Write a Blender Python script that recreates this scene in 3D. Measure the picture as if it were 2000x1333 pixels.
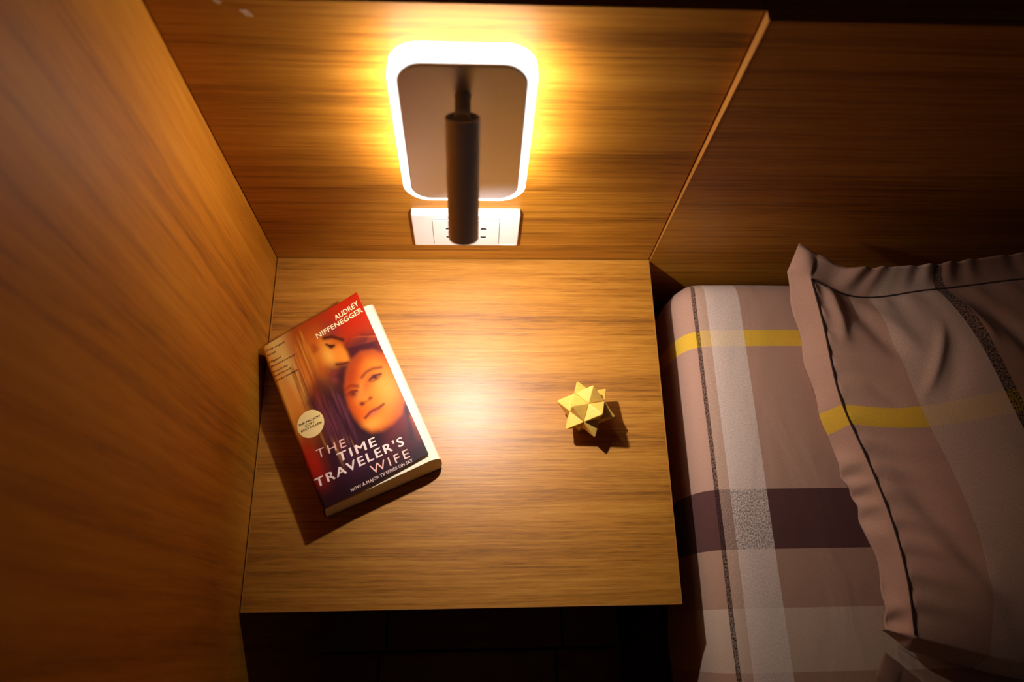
import bpy, bmesh, math, random
import numpy as np
from mathutils import Vector, Matrix, noise as mnoise

for o in list(bpy.data.objects):
    bpy.data.objects.remove(o)
scene = bpy.context.scene
C = scene.collection
random.seed(7)

# ------------------------------------------------------------------ camera
cam = bpy.data.cameras.new('camera')
cam.sensor_width = 36.0
cam.lens = 26.177
cam.clip_start = 0.01
cam_o = bpy.data.objects.new('camera', cam)
C.objects.link(cam_o)
cam_o.location = (0.25253, -0.45606, 1.36903)
cam_o.rotation_euler = (math.radians(21.4137), math.radians(-2.7558), math.radians(-1.1432))
cam.dof.use_dof = True
cam.dof.focus_distance = 0.87
cam.dof.aperture_fstop = 3.2
scene.camera = cam_o

# ------------------------------------------------------------------ world and exposure
world = bpy.data.worlds.new('world')
scene.world = world
world.use_nodes = True
world.node_tree.nodes['Background'].inputs[0].default_value = (1.0, 0.84, 0.78, 1)
world.node_tree.nodes['Background'].inputs[1].default_value = 0.018
scene.view_settings.view_transform = 'Standard'
scene.view_settings.look = 'None'
scene.view_settings.gamma = 1.0
scene.view_settings.use_curve_mapping = False
scene.view_settings.exposure = -0.42
RIM_STRENGTH = 26.0       # glowing acrylic rim of the wall lamp
SPOT_WATTS = 8.4         # reading spot in the lamp's tube


# ------------------------------------------------------------------ helpers
def srgb(r, g, b):
    def f(c):
        c /= 255.0
        return c / 12.92 if c <= 0.04045 else ((c + 0.055) / 1.055) ** 2.4
    return (f(r), f(g), f(b), 1.0)


def link(o, parent=None):
    C.objects.link(o)
    if parent is not None:
        o.parent = parent
    return o


def obj(name, bm, mat, parent=None, smooth=False, loc=None):
    me = bpy.data.meshes.new(name)
    bm.normal_update()
    bm.to_mesh(me)
    bm.free()
    me.materials.append(mat)
    if smooth:
        for p in me.polygons:
            p.use_smooth = True
    o = bpy.data.objects.new(name, me)
    if loc is not None:
        o.location = loc
    return link(o, parent)


def empty(name, loc):
    o = bpy.data.objects.new(name, None)
    o.empty_display_size = 0.05
    o.location = loc
    return link(o)


def tag(o, label=None, cat=None, group=None, kind=None):
    if label:
        o['label'] = label
    if cat:
        o['category'] = cat
    if group:
        o['group'] = group
    if kind:
        o['kind'] = kind
    return o


def box(bm, x0, x1, y0, y1, z0, z1, bevel=0.0, seg=2):
    vs = [bm.verts.new(p) for p in ((x0, y0, z0), (x1, y0, z0), (x1, y1, z0), (x0, y1, z0),
                                    (x0, y0, z1), (x1, y0, z1), (x1, y1, z1), (x0, y1, z1))]
    fs = [bm.faces.new([vs[i] for i in f]) for f in
          ((0, 3, 2, 1), (4, 5, 6, 7), (0, 1, 5, 4), (1, 2, 6, 5), (2, 3, 7, 6), (3, 0, 4, 7))]
    if bevel > 0:
        es = list({e for f in fs for e in f.edges})
        bmesh.ops.bevel(bm, geom=es, offset=bevel, segments=seg, affect='EDGES', profile=0.5)
    return bm


def rounded_rect(cx, cz, w, h, r, n=10):
    pts = []
    for k, (sx, sz) in enumerate(((1, 1), (-1, 1), (-1, -1), (1, -1))):
        for i in range(n + 1):
            a = math.pi / 2 * (k + i / n)
            pts.append((cx + sx * (w / 2 - r) + r * math.cos(a), cz + sz * (h / 2 - r) + r * math.sin(a)))
    return pts


def loft(bm, rings, cap0=True, cap1=True):
    """rings: list of equally long closed point loops"""
    V = [[bm.verts.new(p) for p in ring] for ring in rings]
    n = len(V[0])
    for a, b in zip(V[:-1], V[1:]):
        for i in range(n):
            j = (i + 1) % n
            bm.faces.new((a[i], a[j], b[j], b[i]))
    if cap0:
        bm.faces.new(V[0][::-1])
    if cap1:
        bm.faces.new(V[-1])
    bmesh.ops.recalc_face_normals(bm, faces=bm.faces[:])
    return V


def lathe_z(bm, prof, n=48, cx=0.0, cy=0.0, cap0=True, cap1=True):
    rings = []
    for r, z in prof:
        rings.append([(cx + r * math.cos(2 * math.pi * i / n), cy + r * math.sin(2 * math.pi * i / n), z) for i in range(n)])
    return loft(bm, rings, cap0, cap1)


def tube(bm, pts, r, n=8):
    pts = [Vector(p) for p in pts]
    rings = []
    for i, p in enumerate(pts):
        d = (pts[min(i + 1, len(pts) - 1)] - pts[max(i - 1, 0)]).normalized()
        a = d.cross(Vector((0, 0, 1)))
        if a.length < 1e-4:
            a = Vector((1, 0, 0))
        a.normalize()
        b = d.cross(a)
        rings.append([p + r * (math.cos(2 * math.pi * k / n) * a + math.sin(2 * math.pi * k / n) * b) for k in range(n)])
    loft(bm, rings)


# ------------------------------------------------------------------ materials
class N:
    def __init__(self, name):
        self.m = bpy.data.materials.new(name)
        self.m.use_nodes = True
        self.t = self.m.node_tree
        self.b = self.t.nodes['Principled BSDF']

    def node(self, ty, **kw):
        n = self.t.nodes.new(ty)
        for k, v in kw.items():
            setattr(n, k, v)
        return n

    def put(self, sock, v):
        if isinstance(v, bpy.types.NodeSocket):
            self.t.links.new(v, sock)
        else:
            sock.default_value = v

    def math(self, op, a, b=0.0, c=0.0):
        n = self.node('ShaderNodeMath', operation=op)
        for i, v in enumerate((a, b, c)):
            self.put(n.inputs[i], v)
        return n.outputs[0]

    def mix(self, f, a, b, mode='MIX'):
        n = self.node('ShaderNodeMix', data_type='RGBA', blend_type=mode)
        self.put(n.inputs[0], f)
        self.put(n.inputs[6], a)
        self.put(n.inputs[7], b)
        return n.outputs[2]

    def ramp(self, f, stops):
        n = self.node('ShaderNodeValToRGB')
        e = n.color_ramp.elements
        while len(e) < len(stops):
            e.new(0.5)
        for i, (p, c) in enumerate(stops):
            e[i].position = p
            e[i].color = c
        self.put(n.inputs[0], f)
        return n.outputs[0]

    def noise(self, vec, scale, detail=4, rough=0.55, dist=0.0):
        n = self.node('ShaderNodeTexNoise')
        if vec is not None:
            self.put(n.inputs['Vector'], vec)
        n.inputs['Scale'].default_value = scale
        n.inputs['Detail'].default_value = detail
        n.inputs['Roughness'].default_value = rough
        n.inputs['Distortion'].default_value = dist
        return n.outputs[0]

    def coords(self, kind='Object', scale=(1, 1, 1), loc=(0, 0, 0)):
        tc = self.node('ShaderNodeTexCoord')
        mp = self.node('ShaderNodeMapping')
        self.put(mp.inputs['Vector'], tc.outputs[kind])
        mp.inputs['Scale'].default_value = scale
        mp.inputs['Location'].default_value = loc
        return mp.outputs[0]

    def bump(self, h, strength=0.2, dist=0.001):
        n = self.node('ShaderNodeBump')
        n.inputs['Strength'].default_value = strength
        n.inputs['Distance'].default_value = dist
        self.put(n.inputs['Height'], h)
        self.put(self.b.inputs['Normal'], n.outputs[0])

    def set(self, **kw):
        for k, v in kw.items():
            self.put(self.b.inputs[k.replace('_', ' ')], v)
        return self


def plain(name, col, rough=0.5, metallic=0.0, spec=0.5, grain=0.0):
    n = N(name)
    c = col
    if grain > 0:
        f = n.noise(n.coords(), 300, 3)
        c = n.mix(f, tuple(x * (1 - grain) for x in col[:3]) + (1,), tuple(min(1, x * (1 + grain)) for x in col[:3]) + (1,))
    n.set(Base_Color=c, Roughness=rough, Metallic=metallic)
    n.b.inputs['Specular IOR Level'].default_value = spec
    return n.m


def wood(name, axis, dark, mid, light, rough=0.36, loc=(0, 0, 0), strength=1.0, coarse=1.0, spec=0.30, pore=0.45):
    """laminate with straight fine grain running along the given axis"""
    n = N(name)
    def sc(al, ac):
        s = [ac, ac, ac]
        s[axis] = al
        return tuple(s)
    # slow bending of the grain
    tc = n.node('ShaderNodeTexCoord')
    warp = n.node('ShaderNodeTexNoise')
    warp.inputs['Scale'].default_value = 1.0
    warp.inputs['Detail'].default_value = 2
    mpw = n.node('ShaderNodeMapping')
    n.put(mpw.inputs['Vector'], tc.outputs['Object'])
    mpw.inputs['Scale'].default_value = sc(3.5, 9)
    mpw.inputs['Location'].default_value = loc
    n.put(warp.inputs['Vector'], mpw.outputs[0])
    vm = n.node('ShaderNodeVectorMath', operation='MULTIPLY_ADD')
    n.put(vm.inputs[0], warp.outputs[1])
    w = 0.009
    vm.inputs[1].default_value = sc(0.0, w)
    n.put(vm.inputs[2], tc.outputs['Object'])
    def mapped(al, ac):
        mp = n.node('ShaderNodeMapping')
        n.put(mp.inputs['Vector'], vm.outputs[0])
        mp.inputs['Scale'].default_value = sc(al, ac * coarse)
        mp.inputs['Location'].default_value = loc
        return mp.outputs[0]
    broad = n.noise(mapped(1.4, 26), 1.0, 3, 0.5)
    lines = n.noise(mapped(6.0 * pore, 210), 1.0, 4, 0.6)
    fine = n.noise(mapped(38 * pore, 460), 1.0, 3, 0.65)
    a = n.math('MULTIPLY_ADD', broad, 0.55, n.math('MULTIPLY', lines, 0.62))
    a = n.math('MULTIPLY_ADD', fine, 0.44, a)
    a = n.math('SUBTRACT', a, 0.305)
    a = n.math('MULTIPLY_ADD', n.math('SUBTRACT', a, 0.5), strength, 0.5)
    c = n.ramp(a, [(0.26, dark), (0.5, mid), (0.76, light)])
    r = n.math('MULTIPLY_ADD', lines, 0.12, rough - 0.06)
    n.set(Base_Color=c, Roughness=r)
    n.b.inputs['Specular IOR Level'].default_value = spec
    n.bump(n.math('ADD', lines, n.math('MULTIPLY', fine, 0.8)), 0.25, 0.0004)
    return n.m


WD, WM, WL = srgb(112, 66, 16), srgb(172, 110, 28), srgb(200, 140, 50)
M = {}
M['wood_x'] = wood('oak_laminate_grain_across', 0, WD, WM, WL, rough=0.44, coarse=1.5, spec=0.58, pore=1.0)
M['wood_back'] = wood('oak_laminate_back_panel', 0, WD, WM, WL, rough=0.5, loc=(3, 1, 2), coarse=1.2, spec=0.22)
M['wood_head'] = wood('oak_laminate_headboard', 0, WD, WM, WL, rough=0.46, loc=(8, 4, 5), coarse=1.2, spec=0.22)
M['wood_z'] = wood('oak_laminate_grain_upright', 2, srgb(124, 70, 14), srgb(186, 116, 24), srgb(212, 144, 42), rough=0.55, spec=0.18, loc=(1, 5, 2), strength=0.75, coarse=0.55)
M['wood_dark'] = wood('dark_bed_frame_wood', 1, srgb(52, 30, 16), srgb(74, 44, 24), srgb(92, 58, 32), rough=0.5)
M['edge'] = plain('pale_edge_banding', srgb(176, 116, 44), 0.45, grain=0.08)
M['fleck'] = plain('pale_fleck', srgb(215, 190, 160), 0.6, grain=0.1)  # small pale flecks near the upper edge of the head panel
M['wall'] = plain('dim_brown_wall_paint', srgb(70, 48, 34), 0.9, grain=0.05)
M['grout'] = plain('dark_grout', srgb(24, 18, 14), 0.9, grain=0.1)
M['tile'] = wood('brown_floor_tile', 0, srgb(120, 78, 48), srgb(150, 104, 68), srgb(170, 122, 82), rough=0.4, strength=0.6)
M['lampgrey'] = plain('satin_grey_lamp_metal', srgb(226, 228, 238), 0.40, metallic=0.65, grain=0.02)
M['tube'] = plain('grey_tube_paint', srgb(240, 236, 238), 0.42, metallic=0.0, grain=0.02)
M['lampdark'] = plain('grey_joint_paint', srgb(170, 164, 164), 0.45, grain=0.03)
M['plastic'] = plain('white_socket_plastic', srgb(238, 230, 222), 0.32, grain=0.02)
M['slot'] = plain('dark_socket_slot', srgb(40, 26, 18), 0.7, grain=0.05)
M['paper'] = None


def emis(name, col, strength):
    n = N(name)
    n.set(Base_Color=(0.9, 0.92, 0.95, 1), Roughness=0.4)
    n.b.inputs['Emission Color'].default_value = col
    n.b.inputs['Emission Strength'].default_value = strength
    return n.m


M['rim'] = emis('glowing_acrylic', (1.0, 0.92, 0.83, 1), RIM_STRENGTH)
M['rim_front'] = emis('glowing_acrylic_front', (1.0, 0.95, 0.88, 1), RIM_STRENGTH * 0.10)
M['rim_side'] = emis('glowing_acrylic_side', (1.0, 0.92, 0.83, 1), RIM_STRENGTH * 1.35)
M['rim_rear'] = emis('glowing_acrylic_rear', (1.0, 0.92, 0.83, 1), RIM_STRENGTH * 0.7)
M['led'] = emis('spot_lens', (1.0, 0.95, 0.9, 1), 30.0)

# ------------------------------------------------------------------ the setting
TW, TD, TZ = 0.485, 0.431, 0.500           # bedside table: width, depth, height of its top
HZ = 0.925                                 # upper edge of the head panels

# floor: grout bed with square tiles
bm = bmesh.new()
box(bm, -0.6, 2.4, -2.4, 0.05, -0.05, -0.004)
floor = tag(obj('floor', bm, M['grout']), kind='structure')
tile_me = None
for i in range(-1, 8):
    for j in range(0, 7):
        x0 = 0.393 + 0.300 * (i - 2) + (0.012 if j % 2 == 0 else 0.0)
        y0 = -0.183 - 0.300 * (j + 0)
        if tile_me is None:
            bm = bmesh.new()
            box(bm, 0.002, 0.298, -0.298, -0.002, -0.004, 0.0, 0.0012, 1)
            t = obj('tile', bm, M['tile'], floor)
            tile_me = t.data
        else:
            t = link(bpy.data.objects.new('tile', tile_me), floor)
        t.location = (x0, y0, 0)
for i in range(-1, 8):
    t = link(bpy.data.objects.new('tile', tile_me), floor)
    t.location = (0.405 + 0.300 * (i - 2), 0.117, 0)
    t.scale = (1, 0.72, 1)
    t.location.y = 0.03

# wall behind the head panels, and the upright wooden panel on the left
bm = bmesh.new()
box(bm, -0.6, 2.4, 0.10, 0.16, 0.0, 2.4)
tag(obj('wall_back', bm, M['wall']), kind='structure')
bm = bmesh.new()
box(bm, -0.6, -0.0006, -1.25, 0.0985, 0.0, 2.3, 0.0008, 1)
tag(obj('wall_left', bm, M['wood_z']), kind='structure')

# head panel behind the table
hp = empty('head_panel', (0.2425, 0.03, 0.0))
bm = bmesh.new()
box(bm, -0.2424, 0.2424, -0.03, 0.018, 0.002, HZ, 0.0008, 1)
obj('panel', bm, M['wood_back'], hp)
for (sx, sz, r, k) in ((0.075, 0.911, 0.0042, 3), (0.056, 0.9215, 0.003, 5), (0.078, 0.9085, 0.002, 2)):
    bm = bmesh.new()
    rnd = random.Random(k)
    ring = [(r * (0.7 + 0.6 * rnd.random()) * math.cos(a * math.pi / 5), r * (0.45 + 0.4 * rnd.random()) * math.sin(a * math.pi / 5)) for a in range(10)]
    loft(bm, [[(p, -0.0303, q) for p, q in ring], [(p, -0.0298, q) for p, q in ring]])
    bmesh.ops.rotate(bm, verts=bm.verts, cent=(0, 0, 0), matrix=Matrix.Rotation(0.7, 3, 'Y'))
    obj('fleck', bm, M['fleck'], hp, loc=(sx - 0.2425, 0, sz))
tag(hp, 'brown wood-grain wall panel with the lit lamp and socket on it', 'panel')

# headboard of the bed: stands a little proud, leaning out towards its upper edge
hb = empty('headboard', (1.2, 0.03, 0.0))
bm = bmesh.new()
xs0, xs1 = 0.4868 - 1.2, 2.2 - 1.2
f0, f1 = -0.0016 - 0.03, -0.0105 - 0.03       # front face at z = 0.5 and at the top
fb = f0 - (f1 - f0) * 0.5 / 0.425
fb = max(fb, -0.030)
prof = [(f0, 0.0), (f0, 0.5), (f1, HZ - 0.001), (0.018, HZ - 0.001), (0.018, 0.0)]
loft(bm, [[(xs0 + 0.0005, y, z) for y, z in prof], [(xs1, y, z) for y, z in prof]])
obj('panel', bm, M['wood_head'], hb)
bm = bmesh.new()
prof = [(f0 - 0.0002, 0.44), (f0 - 0.0002, 0.5), (f1 - 0.0002, HZ - 0.0008), (0.018, HZ - 0.0008), (0.018, 0.44)]
loft(bm, [[(xs0 - 0.0006, y, z) for y, z in prof], [(xs0 + 0.0005, y, z) for y, z in prof]])
obj('edge_strip', bm, M['edge'], hb)
tag(hb, 'dark brown wooden headboard behind the bed with a pale upright edge', 'headboard')

# ------------------------------------------------------------------ bedside table
bt = empty('bedside_table', (TW / 2, -TD / 2, 0.0))
def tb(x0, x1, y0, y1, z0, z1, bev, name, mat, par=bt):
    bm_ = bmesh.new()
    box(bm_, x0 - TW / 2, x1 - TW / 2, y0 + TD / 2, y1 + TD / 2, z0, z1, bev, 1)
    return obj(name, bm_, mat, par)
top = tb(0.0022, TW - 0.0012, -TD + 0.0012, -0.0022, TZ - 0.022, TZ, 0.0, 'table_top', M['wood_x'])
e = 0.0013
tb(0.0008, TW, -TD, -TD + e, TZ - 0.022, TZ + 0.0001, 0, 'edge_band', M['edge'], top)
tb(TW - e, TW, -TD + e, -0.0008, TZ - 0.022, TZ + 0.0001, 0, 'edge_band', M['edge'], top)
tb(0.0009, 0.0023, -TD + e, -0.0008, TZ - 0.022, TZ + 0.0001, 0, 'edge_band', M['edge'], top)
tb(0.0023, TW - e, -0.0023, -0.0009, TZ - 0.022, TZ + 0.0001, 0, 'edge_band', M['edge'], top)
tb(0.004, 0.022, -TD + 0.07, -0.004, 0.002, TZ - 0.0222, 0.0008, 'side_panel', M['wood_z'])
tb(TW - 0.036, TW - 0.018, -TD + 0.07, -0.004, 0.002, TZ - 0.0222, 0.0008, 'side_panel', M['wood_z'])
tb(0.023, TW - 0.037, -0.022, -0.005, 0.05, TZ - 0.0222, 0.0008, 'back_panel', M['wood_x'])
tb(0.023, TW - 0.037, -TD + 0.075, -0.024, 0.10, 0.118, 0.0008, 'shelf', M['wood_x'])
tag(bt, 'square brown wood-grain bedside table with the book and star on top', 'table')

# ------------------------------------------------------------------ wall lamp
LX = 0.2440
lamp = empty('wall_lamp', (LX, 0.0, 0.69))
def lring(w, h, r, cz, y, dx=0.0):
    return [(px, y, pz) for px, pz in rounded_rect(dx, cz - 0.69, w, h, r)]
zc, w0, h0 = 0.7922, 0.125, 0.205
bm = bmesh.new()
loft(bm, [lring(w0 - 0.05, h0 - 0.06, 0.012, zc, -0.0002), lring(w0 - 0.05, h0 - 0.06, 0.012, zc, -0.0095)])
obj('wall_mount', bm, M['lampgrey'], lamp)
bm = bmesh.new()
loft(bm, [lring(w0 - 0.003, h0 - 0.003, 0.0255, zc, -0.0098), lring(w0, h0, 0.027, zc, -0.0110),
          lring(w0, h0, 0.027, zc, -0.0300), lring(w0 - 0.004, h0 - 0.004, 0.025, zc, -0.0318)])
gr = obj('glowing_rim', bm, M['rim'], lamp, smooth=False)
for mk in ('rim_front', 'rim_side', 'rim_rear'):
    gr.data.materials.append(M[mk])
for p in gr.data.polygons:
    if p.normal.y < -0.5:
        p.material_index = 1
    elif abs(p.normal.x) > 0.6:
        p.material_index = 2
    elif p.normal.y > 0.5:
        p.material_index = 3
bm = bmesh.new()
pz, pw, ph = 0.7968, 0.1085, 0.1955
loft(bm, [lring(pw, ph, 0.021, pz, -0.0316), lring(pw, ph, 0.021, pz, -0.0335), lring(pw - 0.002, ph - 0.002, 0.020, pz, -0.0343)])
obj('front_plate', bm, M['lampgrey'], lamp)
# pivot joint: stub out of the plate, then the tube of the reading spot, tipped out into the room
PHI = math.radians(33)
TL = 0.111
T0 = Vector((0.0, -0.0665, 0.8725 - 0.69))          # upper end of the tube
AX = Vector((0.0, math.sin(PHI), math.cos(PHI)))    # from the lens end up to the upper end
B0 = T0 - AX * TL
RX = Matrix.Rotation(-PHI, 4, 'X')
bm = bmesh.new()
J0, J1 = Vector((0, -0.0340, 0.8590 - 0.69)), T0 - AX * 0.003
jd = (J1 - J0).normalized()
ju = jd.cross(Vector((1, 0, 0))).normalized()
jl = (J1 - J0).length
loft(bm, [[J0 + jd * d_ + r * (math.cos(2 * math.pi * i / 32) * Vector((1, 0, 0)) + math.sin(2 * math.pi * i / 32) * ju) for i in range(32)]
          for r, d_ in ((0.0072, 0.0), (0.0070, 0.0012), (0.0066, 0.0020), (0.0066, jl))])
obj('pivot_joint', bm, M['lampdark'], lamp, smooth=False)
bm = bmesh.new()
lathe_z(bm, [(0.0110, 0.010), (0.0110, 0.0004), (0.0116, 0.0), (0.0128, 0.0005), (0.0134, 0.0016), (0.0146, TL - 0.0016),
             (0.0142, TL - 0.0004), (0.0136, TL), (0.0126, TL - 0.0006), (0.0120, TL - 0.0030)], 64)
bmesh.ops.transform(bm, matrix=Matrix.Translation(B0) @ RX, verts=bm.verts)
sp = obj('spot_tube', bm, M['tube'], lamp, smooth=True)
bm = bmesh.new()
lathe_z(bm, [(0.0109, 0.0098), (0.0109, 0.0070), (0.0092, 0.0056), (0.0045, 0.0048)], 40)
bmesh.ops.transform(bm, matrix=Matrix.Translation(B0) @ RX, verts=bm.verts)
obj('lens', bm, M['led'], sp)
sl = bpy.data.lights.new('spot_light', 'SPOT')
sl.energy = SPOT_WATTS
sl.color = (1.0, 0.96, 0.92)
sl.spot_size = math.radians(136)
sl.spot_blend = 1.0
sl.shadow_soft_size = 0.006
so = bpy.data.objects.new('spot_light', sl)
so.location = B0 - AX * 0.004
so.rotation_euler = (math.radians(-6), math.radians(-12), 0)
link(so, lamp)
tag(lamp, 'grey wall lamp with glowing white rim and downward tube spot', 'lamp')

# ------------------------------------------------------------------ socket
so_ = empty('wall_socket', (0.2442, 0.0, 0.5535))
sw, sh = 0.126, 0.0715
bm = bmesh.new()
def sring(w, h, r, y):
    return [(a, y, b) for a, b in rounded_rect(0, sh / 2, w, h, r, 4)]
loft(bm, [sring(sw, sh, 0.0015, -0.0003), sring(sw, sh, 0.0015, -0.0088), sring(sw - 0.0012, sh - 0.0012, 0.0015, -0.0098), sring(sw - 0.003, sh - 0.003, 0.0012, -0.0101)])
obj('face_plate', bm, M['plastic'], so_)
bm = bmesh.new()
def mring(w, h, y):
    return [(a + 0.0002, y, b) for a, b in rounded_rect(0, sh / 2 - 0.001, w, h, 0.0006, 3)]
loft(bm, [mring(0.0790, 0.0575, -0.0100), mring(0.0790, 0.0575, -0.0104)])
obj('groove', bm, M['slot'], so_)
bm = bmesh.new()
loft(bm, [mring(0.0780, 0.0565, -0.0100), mring(0.0780, 0.0565, -0.0112), mring(0.0772, 0.0557, -0.0116)])
mod = obj('socket_module', bm, M['plastic'], so_)
for cx in (-0.0205, 0.0205):
    for dz, up in ((0.0075, True), (-0.0085, False)):
        bm = bmesh.new()
        n = 12
        pts = []
        for i in range(n + 1):
            a = math.pi * i / n
            pts.append((0.0036 * math.cos(a), (1 if up else -1) * 0.0042 * math.sin(a)))
        loft(bm, [[(px, -0.0110, pz_) for px, pz_ in pts], [(px, -0.01175, pz_) for px, pz_ in pts]])
        obj('slot', bm, M['slot'], mod, loc=(cx, 0, sh / 2 - 0.001 + dz))
    # pale raised lips along the pin holes
    for dz in (0.0060, -0.0137):
        bm = bmesh.new()
        if dz > 0:
            box(bm, -0.0055, 0.0055, -0.0124, -0.0112, -0.0013, 0.0011, 0.0004, 1)
        else:
            n = 12
            o_ = [(0.0052 * math.cos(math.pi * i / n), 0.0050 - 0.0058 * math.sin(math.pi * i / n)) for i in range(n + 1)]
            i_ = [(0.0038 * math.cos(math.pi * i / n), 0.0050 - 0.0040 * math.sin(math.pi * i / n)) for i in range(n, -1, -1)]
            pts = o_ + i_
            loft(bm, [[(px, -0.0112, pz_) for px, pz_ in pts], [(px, -0.0123, pz_) for px, pz_ in pts]])
        obj('slot_lip', bm, M['plastic'], mod, loc=(cx, 0, sh / 2 - 0.001 + dz))
bm = bmesh.new()
box(bm, 0.0445, 0.0600, -0.0108, -0.0100, 0.0022, 0.0036, 0.0003, 1)
box(bm, 0.0425, 0.0440, -0.0110, -0.0100, 0.0026, 0.0046, 0.0003, 1)
obj('embossed_mark', bm, M['plastic'], so_)
tag(so_, 'white double wall socket under the lamp, just above the table', 'socket')

# ------------------------------------------------------------------ fabric
def plaid(name, base, light, yellow, dark, mid, beige, vstripes, hstripes, bump=0.3, fold=0.0):
    """woven check; U and V of the UV map are metres on the cloth.
    vstripes: (kind, from, to); hstripes: (kind, from, to)"""
    n = N(name)
    tc = n.node('ShaderNodeTexCoord')
    sep = n.node('ShaderNodeSeparateXYZ')
    n.put(sep.inputs[0], tc.outputs['UV'])
    u, v = sep.outputs[0], sep.outputs[1]
    cols = dict(light=light, yellow=yellow, dark=dark, mid=mid, beige=beige)
    def band(s, a, b):
        return n.math('COMPARE', s, (a + b) / 2, abs(b - a) / 2)
    c = base
    mpS = n.node('ShaderNodeMapping')
    n.put(mpS.inputs['Vector'], tc.outputs['UV'])
    mpS.inputs['Scale'].default_value = (620, 480, 1)
    speck = n.noise(mpS.outputs[0], 1.0, 2, 0.7)
    speck01 = n.node('ShaderNodeMapRange')
    n.put(speck01.inputs[0], speck)
    speck01.inputs[1].default_value = 0.42
    speck01.inputs[2].default_value = 0.58
    sp_ = speck01.outputs[0]
    for kind, a, b in hstripes:
        c = n.mix(band(v, a, b), c, cols[kind])
    dk = 0.0
    for kind, a, b in hstripes:
        if kind == 'dark':
            dk = n.math('ADD', dk, band(v, a, b))
    for kind, a, b in vstripes:
        m = band(u, a, b)
        if kind == 'dots':
            f = n.math('MULTIPLY', m, n.math('MULTIPLY_ADD', sp_, -0.55, 1.0))
            c = n.mix(f, c, srgb(42, 26, 24))
        elif kind == 'light':
            f = n.math('MULTIPLY', m, n.math('MULTIPLY_ADD', sp_, n.math('MULTIPLY_ADD', dk, 0.42, 0.14), n.math('MULTIPLY_ADD', dk, -0.32, 0.58)))
            c = n.mix(f, c, light)
        elif kind == 'half':
            f = n.math('MULTIPLY', m, n.math('MULTIPLY_ADD', sp_, 0.22, 0.30))
            c = n.mix(f, c, beige)
        else:
            c = n.mix(n.math('MULTIPLY', m, 0.85), c, cols[kind])
    # thread variation
    c = n.mix(n.math('MULTIPLY', n.math('SUBTRACT', 1.0, sp_), 0.10), c, (0.02, 0.01, 0.01, 1))
    n.set(Base_Color=c, Roughness=0.85)
    n.b.inputs['Specular IOR Level'].default_value = 0.2
    n.b.inputs['Sheen Weight'].default_value = 0.15
    mpF = n.node('ShaderNodeMapping')
    n.put(mpF.inputs['Vector'], tc.outputs['UV'])
    mpF.inputs['Scale'].default_value = (14, 5, 1)
    mpF.inputs['Rotation'].default_value = (0, 0, 0.25)
    big = n.noise(mpF.outputs[0], 1.0, 3, 0.5, 0.6)
    h = n.math('MULTIPLY_ADD', big, fold, n.math('MULTIPLY', speck, 0.0002))
    n.bump(h, bump, 1.0)
    return n.m


BASE, LIGHT, YEL, DARK, MID, BEI = (srgb(196, 152, 130), srgb(246, 224, 210), srgb(240, 190, 62), srgb(98, 60, 56), srgb(186, 144, 120), srgb(214, 182, 158))
M['sheet'] = plaid('checked_bed_sheet', BASE, LIGHT, YEL, DARK, MID, BEI,
                   [('half', 0.541, 0.555), ('light', 0.555, 0.599), ('dots', 0.5335, 0.5405),
                    ('light', 0.92, 0.98), ('dots', 0.986, 0.994)],
                   [('yellow', -0.123, -0.101), ('dark', -0.373, -0.304), ('mid', -0.437, -0.373), ('beige', -0.503, -0.437), ('mid', -0.62, -0.503),
                    ('yellow', -0.72, -0.70), ('dark', -0.97, -0.90)], 0.4, 0.010)
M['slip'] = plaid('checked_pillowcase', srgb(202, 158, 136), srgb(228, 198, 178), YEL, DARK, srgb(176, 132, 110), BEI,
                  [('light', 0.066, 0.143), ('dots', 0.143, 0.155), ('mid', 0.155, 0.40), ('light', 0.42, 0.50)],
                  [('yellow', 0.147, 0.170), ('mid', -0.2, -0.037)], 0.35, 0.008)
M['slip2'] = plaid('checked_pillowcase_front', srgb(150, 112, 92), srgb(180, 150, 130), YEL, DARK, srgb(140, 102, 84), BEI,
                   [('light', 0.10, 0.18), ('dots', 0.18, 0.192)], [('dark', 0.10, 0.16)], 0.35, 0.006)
M['seam_shade'] = plain('shaded_stitch_line', srgb(66, 42, 36), 0.9, grain=0.1)  # shadow of the stitched line, put into a dark brown colour

# ------------------------------------------------------------------ bed: frame, mattress
bed = empty('bed_frame', (1.3, -1.0, 0.0))
def bp(x0, x1, y0, y1, z0, z1, name):
    b_ = bmesh.new()
    box(b_, x0 - 1.3, x1 - 1.3, y0 + 1.0, y1 + 1.0, z0, z1, 0.0015, 1)
    return obj(name, b_, M['wood_dark'], bed)
bp(0.496, 0.530, -2.02, -0.0045, 0.03, 0.272, 'side_rail')
bp(2.07, 2.104, -2.02, -0.0045, 0.03, 0.272, 'side_rail')
bp(0.5305, 2.0695, -2.02, -1.99, 0.03, 0.272, 'foot_rail')
bp(0.5305, 2.0695, -1.9895, -0.0045, 0.24, 0.2715, 'base_board')
for lx, ly in ((0.50, -0.08), (0.50, -1.98), (2.06, -0.08), (2.06, -1.98)):
    bp(lx, lx + 0.04, ly, ly + 0.04, 0.001, 0.0295, 'foot')
tag(bed, 'dark wooden bed frame below the checked mattress, beside the bedside table', 'bed')


def build_uv_mesh(name, verts, faces, uvs, mat, parent=None, smooth=True):
    me = bpy.data.meshes.new(name)
    me.from_pydata(verts, [], faces)
    uvl = me.uv_layers.new(name='cloth')
    for lp in me.loops:
        uvl.data[lp.index].uv = uvs[lp.vertex_index]
    me.materials.append(mat)
    for p in me.polygons:
        p.use_smooth = smooth
    me.update()
    return link(bpy.data.objects.new(name, me), parent)


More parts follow.
